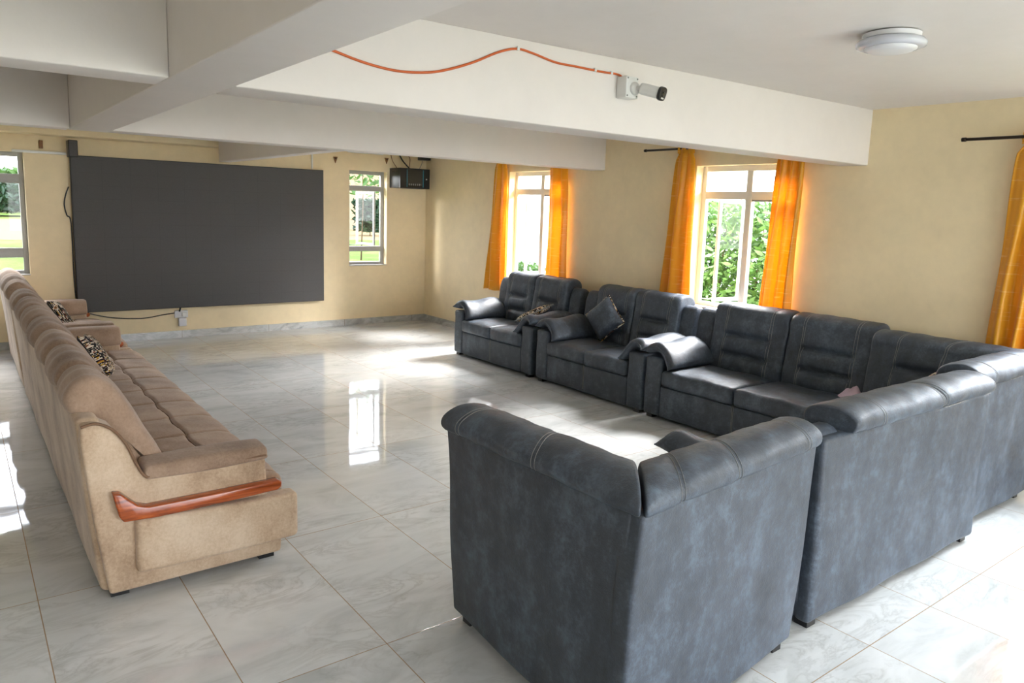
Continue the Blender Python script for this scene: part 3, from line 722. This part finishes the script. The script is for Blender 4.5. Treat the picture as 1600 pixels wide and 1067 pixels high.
# ------------------------------------------------------------------ curtains and rods
def curtain(name, label, top, bot, ztop, zbot, folds, seed, amp=.035, x=6.19, group='orange curtains', flare=0):
    """top=(ya,yb) bot=(ya,yb) ; header ruffle above the rod line"""
    rnd = random.Random(seed); ph = rnd.uniform(0, 6); nu, nv = folds*18, 30
    root = thing(name, label, 'curtain', (x, (bot[0]+bot[1])/2, zbot), 0, group); V, F = [], []
    pw = [rnd.uniform(.7, 1.35) for _ in range(folds)]; tot = sum(pw); cum = [0]
    for p in pw: cum.append(cum[-1]+p/tot)
    def fold(u):
        for k in range(folds):
            if u <= cum[k+1]+1e-9: return (k+(u-cum[k])/(cum[k+1]-cum[k]))
        return folds
    def pt(u, v):
        f = fold(u); tt = v**.8; ya = top[0]+(bot[0]-top[0])*tt; yb = top[1]+(bot[1]-top[1])*tt
        neck = 1-.22*math.exp(-((v-.035)/.02)**2)
        yc = (ya+yb)/2; y = yc+(ya+(yb-ya)*u-yc)*neck+.006*math.sin(3*v*PI+u*9)
        a = amp*(.45+.75*v)*(1+.3*math.sin(f*2.1+ph)); xx = a*math.sin(2*PI*f+ph*.2+.5*math.sin(v*3+seed))+.25*a*math.sin(4*PI*f+v*4)
        return Vector((xx, y, ztop+(zbot-ztop)*v+.004*math.sin(u*20)*(1 if v > .98 else 0)))
    th = .0035
    G = [[pt(i/nu, j/nv) for i in range(nu+1)] for j in range(nv+1)]
    vf = []; N = (nu+1)*(nv+1)
    for s in (1, -1):
        for j in range(nv+1):
            for i in range(nu+1):
                d = G[j][min(i+1, nu)]-G[j][max(i-1, 0)]; n = Vector((-d.y, d.x, 0)).normalized(); p = G[j][i]+n*th*s
                V.append((p.x, p.y-root.location.y, p.z-zbot))
    g = lambda i, j: j*(nu+1)+i
    for j in range(nv):
        for i in range(nu):
            q = (g(i, j), g(i+1, j), g(i+1, j+1), g(i, j+1)); F.append(q); F.append(tuple(N+k for k in q[::-1]))
    for j in range(nv):
        for i in (0, nu): F.append((g(i, j), g(i, j+1), N+g(i, j+1), N+g(i, j)))
    for i in range(nu):
        for j in (0, nv): F.append((g(i, j), g(i+1, j), N+g(i+1, j), N+g(i, j)))
    o = obj('drape', (V, F), MCUR, root)
    # header tape gathered over the rod
    hy0, hy1 = min(top), max(top); H, hf = [], []
    m = folds*14
    for s in (1, -1):
        for j in range(4):
            for i in range(m+1):
                u = i/m; y = hy0+(hy1-hy0)*(.5+(u-.5)*.9); z = ztop-.055+.10*j/3
                H.append((.02*math.sin(u*folds*2*PI*1.5)+s*.006+(.008 if j == 3 else 0), y-root.location.y, z-zbot+(.006*math.sin(u*40) if j == 3 else 0)))
    g2 = lambda i, j, s: (0 if s > 0 else 4*(m+1))+j*(m+1)+i
    for j in range(3):
        for i in range(m):
            hf.append((g2(i, j, 1), g2(i+1, j, 1), g2(i+1, j+1, 1), g2(i, j+1, 1))); hf.append((g2(i, j, -1), g2(i, j+1, -1), g2(i+1, j+1, -1), g2(i+1, j, -1)))
    for j in range(3):
        for i in (0, m): hf.append((g2(i, j, 1), g2(i, j+1, 1), g2(i, j+1, -1), g2(i, j, -1)))
    for i in range(m):
        for j in (0, 3): hf.append((g2(i, j, 1), g2(i+1, j, 1), g2(i+1, j, -1), g2(i, j, -1)))
    obj('header', (H, hf), MCUR, root)
    return root
ZR = 2.60
curtain('curtain', 'orange curtain left of the far window, hanging clear above the corner-side sofa', (8.67, 8.40), (8.86, 8.36), ZR, .74, 2, 1)
curtain('curtain', 'orange curtain on the right side of the far window', (7.46, 7.14), (7.49, 7.07), ZR, .74, 2, 2)
curtain('curtain', 'bright orange curtain left of the hedge window, bare rod end beside it', (5.36, 5.12), (5.50, 5.06), ZR, .74, 2, 3)
curtain('curtain', 'orange curtain on the right side of the hedge window', (4.12, 3.86), (4.24, 3.89), ZR, .74, 3, 4)
curtain('curtain', 'orange curtain at the right edge of the photo, hanging from the dark rod', (2.17, 1.80), (2.235, 1.84), ZR-.05, .74, 3, 5)
def rod(label, ya, yb, z=ZR-.005):
    t = thing('curtain_rod', label, 'curtain rod', (6.19, (ya+yb)/2, z), 0, 'curtain rods'); L = (ya-yb)/2
    obj('pole', tube([(0, -L, 0), (0, L, 0)], .012, 12), MROD, t)
    for s in (-1, 1):
        obj('finial', tube([(0, s*L, 0), (0, s*(L+.012), 0), (0, s*(L+.03), 0)], .016, 12), MROD, t)
        b = obj('bracket', join(tube([(0, s*(L-.45), -.012), (.092, s*(L-.45), -.012)], .007, 8), box(.088, .098, s*(L-.45)-.012, s*(L-.45)+.012, -.03, .012)), MROD, t)
    return t
rod('dark curtain rod over the far window, mostly behind the beams', 9.1, 6.85)
rod('dark curtain rod above the hedge window with its end showing left of the curtain', 5.80, 3.62)
rod('dark curtain rod end sticking out at the right edge of the photo', 2.53, .3, ZR-.055)

# ------------------------------------------------------------------ wall screen and electrics on the far wall
t = thing('led_screen', 'large dark wall-mounted screen between the two far windows', 'screen', (2.84, YW-.09, .42))
sx = 1.205; sw = 4.475-1.205
V, F = box(sx-2.84, sx+sw-2.84, 0.0, .075, 0.005, 1.965)
obj('display_face', ([(x, y-.012, z) for x, y, z in box(sx-2.84+.008, sx+sw-2.84-.008, 0, .012, .013, 1.957)[0]], F), MSCR, t, smooth=False)
obj('cabinet', (V, F), MBLK, t, bevel=.004)
obj('mounting_rail', join(box(-1.5, 1.5, .075, .089, .3, .36), box(-1.5, 1.5, .075, .089, 1.5, 1.56)), MBLK, t, smooth=False)
t = thing('power_socket', 'white double wall socket with plug below the wall screen', 'socket', (2.44, YW, .33))
obj('socket_plate', box(-.085, .085, -.035, 0, -.05, .05), MSOCK, t, bevel=.006)
obj('plug', join(box(.0, .06, -.075, -.035, -.03, .03), box(-.02, .0, -.05, -.035, .02, .07)), MWH, t, bevel=.008)
obj('adapter', box(-.04, .06, -.06, 0, -.165, -.05), MSOCK, t, bevel=.008)
tag(obj('power_cable', tube(spline([(1.33, YW-.03, .405), (1.6, YW-.012, .33), (1.95, YW-.012, .30), (2.2, YW-.012, .33), (2.36, YW-.02, .35)], 8), .007, 6), MBLK), 'thin black cable drooping along the wall to the socket below the screen', 'cable')
tag(obj('plug_lead', tube(spline([(2.42, YW-.08, .435), (2.415, YW-.075, .40), (2.41, YW-.06, .375)], 5), .011, 6), MBLK), 'short black lead from the screen underside into the wall socket', 'cable')
tag(obj('side_cable', tube(spline([(1.185, YW-.02, 2.0), (1.15, YW-.015, 1.9), (1.13, YW-.012, 1.78), (1.15, YW-.015, 1.65), (1.19, YW-.02, 1.55), (1.19, YW-.02, .9), (1.2, YW-.02, .6)], 8), .008, 6), MBLK), 'black cable looping out from the left edge of the wall screen', 'cable')
t = thing('loudspeaker', 'black box loudspeaker high on the wall at the top left of the screen', 'speaker', (1.235, YW-.12, 2.36))
obj('speaker_box', box(-.05, .05, -.09, .12, .0, .2), MBLK, t, bevel=.008); obj('speaker_grille', box(-.042, .042, -.094, -.09, .01, .19), MSCR, t, bevel=.001)
t = thing('loudspeaker', 'small black speaker in the corner above the network cabinet', 'speaker', (6.2, YW-.1, 2.64))
obj('speaker_box', box(-.075, .075, -.07, .1, .0, .1), MBLK, t, bevel=.008); obj('bracket', box(-.02, .02, .02, .1, .1, .201), MBLK, t, smooth=False)
# network cabinet
t = thing('network_cabinet', 'black wall-mounted network cabinet beside the narrow window', 'cabinet', (5.885, 10.42, 2.175))
obj('case', box(-.265, .265, .02, YW-10.42, 0, .31), MBLK, t, bevel=.005)
dr = obj('door', join(box(-.265, -.145, -.005, .02, 0, .31), box(.15, .265, -.005, .02, 0, .31), box(-.145, .15, -.005, .02, 0, .03), box(-.145, .15, -.005, .02, .285, .31)), MBLK, t, smooth=False)
obj('door_glass', box(-.145, .15, .002, .012, .03, .285), MSMOKE, dr, smooth=False)
for x in (-.15, .14): obj('teal_strip', box(x, x+.012, -.009, -.004, .02, .29), MTEAL, dr, smooth=False)
obj('lock', tube([(.205, -.012, .15), (.205, -.004, .15)], .011, 12), MWH, dr)
for k in range(6): obj('port', box(-.11+.036*k, -.09+.036*k, -.002, .003, .045, .075), MSTI, dr, smooth=False)
obj('side_vent', join(*[box(-.268, -.264, .08+.05*k, .105+.05*k, .25, .27) for k in range(4)]), MSMOKE, t, smooth=False)
def wire(label, pts, r=.006, mat=MBLK, nm='cable'): return tag(obj(nm, tube(spline(pts, 7), r, 6), mat), label, 'cable')
wire('thick black cable dropping into the top of the network cabinet', [(5.72, YW-.02, 2.74), (5.78, YW-.02, 2.70), (5.83, YW-.06, 2.6), (5.87, YW-.2, 2.487)], .011)
wire('brown cable curving down to the right of the thick black one above the cabinet', [(5.8, YW-.015, 2.75), (5.9, YW-.015, 2.73), (5.97, YW-.02, 2.66), (5.95, YW-.05, 2.56), (5.9, YW-.12, 2.487)], .006, MBRASS)
wire('thin grey wire from the corner speaker down to the network cabinet', [(6.19, YW-.05, 2.655), (6.18, YW-.04, 2.58), (6.12, YW-.08, 2.51), (6.08, YW-.12, 2.487)], .004, MSTI)
wire('thin wire left of the thick cable over the network cabinet', [(5.62, YW-.015, 2.735), (5.66, YW-.02, 2.6), (5.70, YW-.1, 2.487)], .005, MBRASS)
def bracket(label, x, z):
    t = thing('cable_bracket', label, 'bracket', (x, YW, z))
    obj('plate', prism([(-.035, .04), (.035, .04), (.0, -.055)], -.02, 0, lambda q, a, b: (a, q, b)), MBRASS, t, bevel=.003)
    obj('screw', tube([(0, -.026, .015), (0, -.02, .015)], .012, 8), MROD, t)
bracket('small brown triangular bracket on the wall right of the screen', 4.70, 2.56)
bracket('small brown bracket left of the cables over the network cabinet', 5.56, 2.60)
t = thing('cable_bracket', 'small brown hook above the trunking left of the screen', 'bracket', (.92, YW, 2.49)); obj('plate', box(-.02, .02, -.03, 0, -.045, .05), MBRASS, t, bevel=.004)
tag(obj('cable_trunking', box(.62, 1.18, YW-.03, YW, 2.385, 2.415), MWH, bevel=.004), 'white cable trunking running from the left window to the screen speaker', 'trunking')
tag(obj('cable_trunking', box(4.32, 4.34, YW-.02, YW, 2.40, 2.62), MWH, bevel=.004), 'short upright white trunking above the top right of the screen', 'trunking')
tag(obj('cable_trunking', box(4.9, 5.5, YW-.025, YW, 2.68, 2.71), MWH, bevel=.004), 'white trunking leading right towards the network cabinet', 'trunking')

# ------------------------------------------------------------------ camera on the beam, orange cable, ceiling lamp
def bY(x): return 3.42+(3.33-3.42)*(x-GX1)/(XW-GX1)          # front face of the near beam
k_ = 3.385/3.15
def bp(x, z, d=0):   # position on the beam face measured at plane y=3.15
    f = (bY(x*k_)-d)/3.15; return (x*f, bY(x*k_)-d, CAMZ+(z-CAMZ)*f)
pts = [bp(1.30, 2.58, .006), bp(1.374, 2.564, .006), bp(1.52, 2.535, .006), bp(1.677, 2.522, .006), bp(1.83, 2.535, .006), bp(1.952, 2.565, .006), bp(2.10, 2.62, .006), bp(2.25, 2.69, .006), bp(2.364, 2.722, .006), bp(2.47, 2.715, .006), bp(2.62, 2.692, .006), bp(2.769, 2.69, .006), bp(2.95, 2.688, .006), bp(3.09, 2.69, .012), bp(3.13, 2.672, .03)]
cab_o = obj('orange_cable', tube(spline(pts, 8), .0065, 8), MOC); tag(cab_o, 'orange cable wavering across the white beam to the security camera', 'cable')
for q in (2.364, 2.905, 3.03):
    p = bp(q, 2.722 if q < 2.5 else 2.69, 0); obj('cable_clip', box(p[0]-.008, p[0]+.008, p[1]-.016, p[1], p[2]-.010, p[2]+.011), MWH, cab_o, bevel=.002)
cx0, cy0, cz0 = bp(3.10, 2.615)
t = thing('security_camera', 'white bullet security camera on a square junction box on the beam', 'camera', (cx0, cy0, cz0))
obj('junction_box', box(-.02, .085, -.085, 0, -.062, .065), MWH, t, bevel=.006)
for x in (-.008, .073):
    for z in (-.05, .053): obj('screw', tube([(x, -.088, z), (x, -.084, z)], .005, 8), MSTI, t)
obj('mount_disc', xf(lathe([(.038, 0), (.038, .012), (.030, .022), (.018, .028)], 24), Matrix.Translation((.05, -.085, -.005)) @ Matrix.Rotation(PI/2, 4, 'X')), MWH, t, angle=.8)
j0 = Vector((.05, -.11, -.005)); dv = Vector((.30, -.90, -.27)).normalized(); j1 = Vector((.068, -.128, -.008))
obj('swivel_arm', tube([j0+Vector((0, .02, 0)), j0, j1], .016, 12), MWH, t)
rot = dv.to_track_quat('Z', 'Y').to_matrix().to_4x4()
body = xf(sweep([(-.034, -.03), (.034, -.03), (.04, .0), (.034, .032), (-.034, .032), (-.04, .0)], 0, .135, 8, .015, 40, mp=lambda x, a, b: (a, b, x)), Matrix.Translation(j1) @ rot)
bd = obj('camera_body', body, MWH, t)
obj('front_ring', xf(sweep([(-.036, -.032), (.036, -.032), (.036, .034), (-.036, .034)], .128, .15, 3, .005, 40, mp=lambda x, a, b: (a, b, x)), Matrix.Translation(j1) @ rot), MBLK, bd)
obj('lens', xf(lathe([(.017, .149), (.017, .153), (.010, .154)], 20), Matrix.Translation(j1) @ rot), MSMOKE, bd)
obj('light_strip', xf(box(-.016, .016, -.028, -.019, .149, .153), Matrix.Translation(j1) @ rot), MWH, bd, smooth=False)

lx, ly = 3.80, 1.955
t = thing('ceiling_lamp', 'round white flush ceiling lamp with a clear outer rim', 'ceiling lamp', (lx, ly, ZC))
MDIF = plain('lamp_diffuser', srgb(232, 232, 236), .35); MRIM = Mat('clear_acrylic_rim'); MRIM.set(srgb(232, 234, 246), .12, spec=.7); MRIM.b.inputs['Transmission Weight'].default_value = .25
obj('lamp_base', lathe([(.12, -.002), (.135, -.006), (.135, -.028), (.125, -.034)], 48), MDIF, t, angle=.6)
obj('acrylic_rim', lathe([(.125, -.030), (.152, -.036), (.163, -.052), (.160, -.066), (.140, -.074), (.118, -.072)], 48), MRIM.m, t)
obj('diffuser', lathe([(.122, -.068), (.12, -.078), (.10, -.088), (.06, -.094), (.0005, -.096)], 48), MDIF, t)

# ------------------------------------------------------------------ outside
tag(obj('lawn', box(-60, 90, -30, 150, -.45, -.301), MGRA, smooth=False), 'grass and bare earth outside the windows', 'grass', kind='stuff')
def leafy(name, label, x0, x1, y0, y1, z0, z1, n, size, mat, seed, cat='hedge', kind=None, shape=None):
    rnd = random.Random(seed); V, F = [], []
    for _ in range(n):
        while True:
            p = Vector((rnd.uniform(x0, x1), rnd.uniform(y0, y1), rnd.uniform(z0, z1)))
            if shape is None or shape(p): break
        a = rnd.uniform(0, 2*PI); tl = rnd.uniform(-.9, .9); s = size*rnd.uniform(.6, 1.3)
        d = Vector((math.cos(a)*math.cos(tl), math.sin(a)*math.cos(tl), math.sin(tl))); q = d.orthogonal().normalized(); q = q*math.cos(a*3)+d.cross(q)*math.sin(a*3); k = len(V); nn = d.cross(q)
        V += [p-d*s, p-d*.1*s+q*s*.36, p+d*s, p-d*.1*s-q*s*.36+nn*.0]; F.append((k, k+1, k+2, k+3))
    root = thing(name, label, cat, ((x0+x1)/2, (y0+y1)/2, -.30)); R = Vector(root.location)
    obj('foliage', ([v-R for v in V], F), mat, root)
    st = []
    ns = 1 if name in ('tree', 'bush') else 7
    for i in range(ns):
        f = (i+.5)/ns; b = Vector((x0+(x1-x0)*rnd.uniform(.3, .7), y0+(y1-y0)*f, -.30)); st.append(tube([b-R, b-R+Vector((.1, .05, (z1-z0)*.5)), b-R+Vector((.0, -.1, (z1-z0)*.9+.0))], .03, 6, taper=lambda t: 1-.7*t))
    obj('stem', join(*st), MBARK, root); return root
def crown(cx_, cy_, cz_, rx, ry, rz): return lambda p: ((p.x-cx_)/rx)**2+((p.y-cy_)/ry)**2+((p.z-cz_)/rz)**2 < 1
leafy('hedge', 'tall loose green hedge outside the window with the open sash', 9.0, 10.4, 5.2, 9.3, -.2, 2.12, 15000, .075, MLF1, 1)
leafy('shrub', 'low green shrub at the foot of the white building outside the far window', 12.0, 12.8, 15.0, 17.8, -.18, .45, 2200, .07, MLF1, 2, 'shrub')
leafy('bush', 'large dark green bush beyond the dirt track outside the left window', -4.2, 9.8, 80, 86, .25, 3.1, 7000, .45, MLF2, 3, 'bush', shape=crown(2.8, 83, .6, 6.8, 3, 2.4))
leafy('tree', 'pale leafy tree crown seen in the top pane of the narrow window', 10.4, 15.6, 25.0, 29.0, 2.2, 6.6, 1300, .16, MLF1, 4, 'tree', shape=crown(13.0, 27, 4.2, 2.6, 2.0, 2.2))
leafy('bush', 'green bush by the tan wall outside the narrow window', 22.4, 24.2, 47, 48.5, .0, 2.2, 1500, .22, MLF2, 5, 'bush')
leafy('tree_line', 'distant row of light green trees behind the dark bush', -16, 14, 96, 100, .5, 4.0, 12000, .95, MLF1, 6, 'trees')
def building(label, x0, x1, y0, y1, h, wins, face, mat=MBLD):
    t = thing('building', label, 'building', ((x0+x1)/2, (y0+y1)/2, -.30)); R = Vector(t.location)
    mv = lambda vf: ([Vector(p)-R for p in vf[0]], vf[1])
    obj('wall', mv(box(x0, x1, y0, y1, -.3, h)), mat, t, smooth=False)
    obj('roof', mv(box(x0-.3, x1+.3, y0-.3, y1+.3, h, h+.15)), MROOF, t, smooth=False)
    for (a, b, z0, z1) in wins:
        if face == 'x':
            f = obj('window', mv(box(x0-.04, x0+.001, a, b, z0, z1)), MFRG, t, smooth=False)
            obj('louvre', mv(join(*[box(x0-.06, x0-.04, a+.05, b-.05, z0+.06+k*.14, z0+.13+k*.14) for k in range(int((z1-z0-.1)/.14))])), MFRW, f, smooth=False)
        else:
            f = obj('window', mv(box(a, b, y0-.04, y0+.001, z0, z1)), MFRG, t, smooth=False)
    return t
building('white rendered building with a louvred window outside the far right window', 14, 19, 13, 24.5, 4.6, [(17.5, 18.1, 2.6, 3.1), (21.2, 21.8, 2.6, 3.1)], 'x')
building('distant tan building beyond the dirt track outside the narrow window', 25.5, 40, 58, 66, 5.2, [(33, 34.5, 1.2, 3.0)], 'y', MROOF)
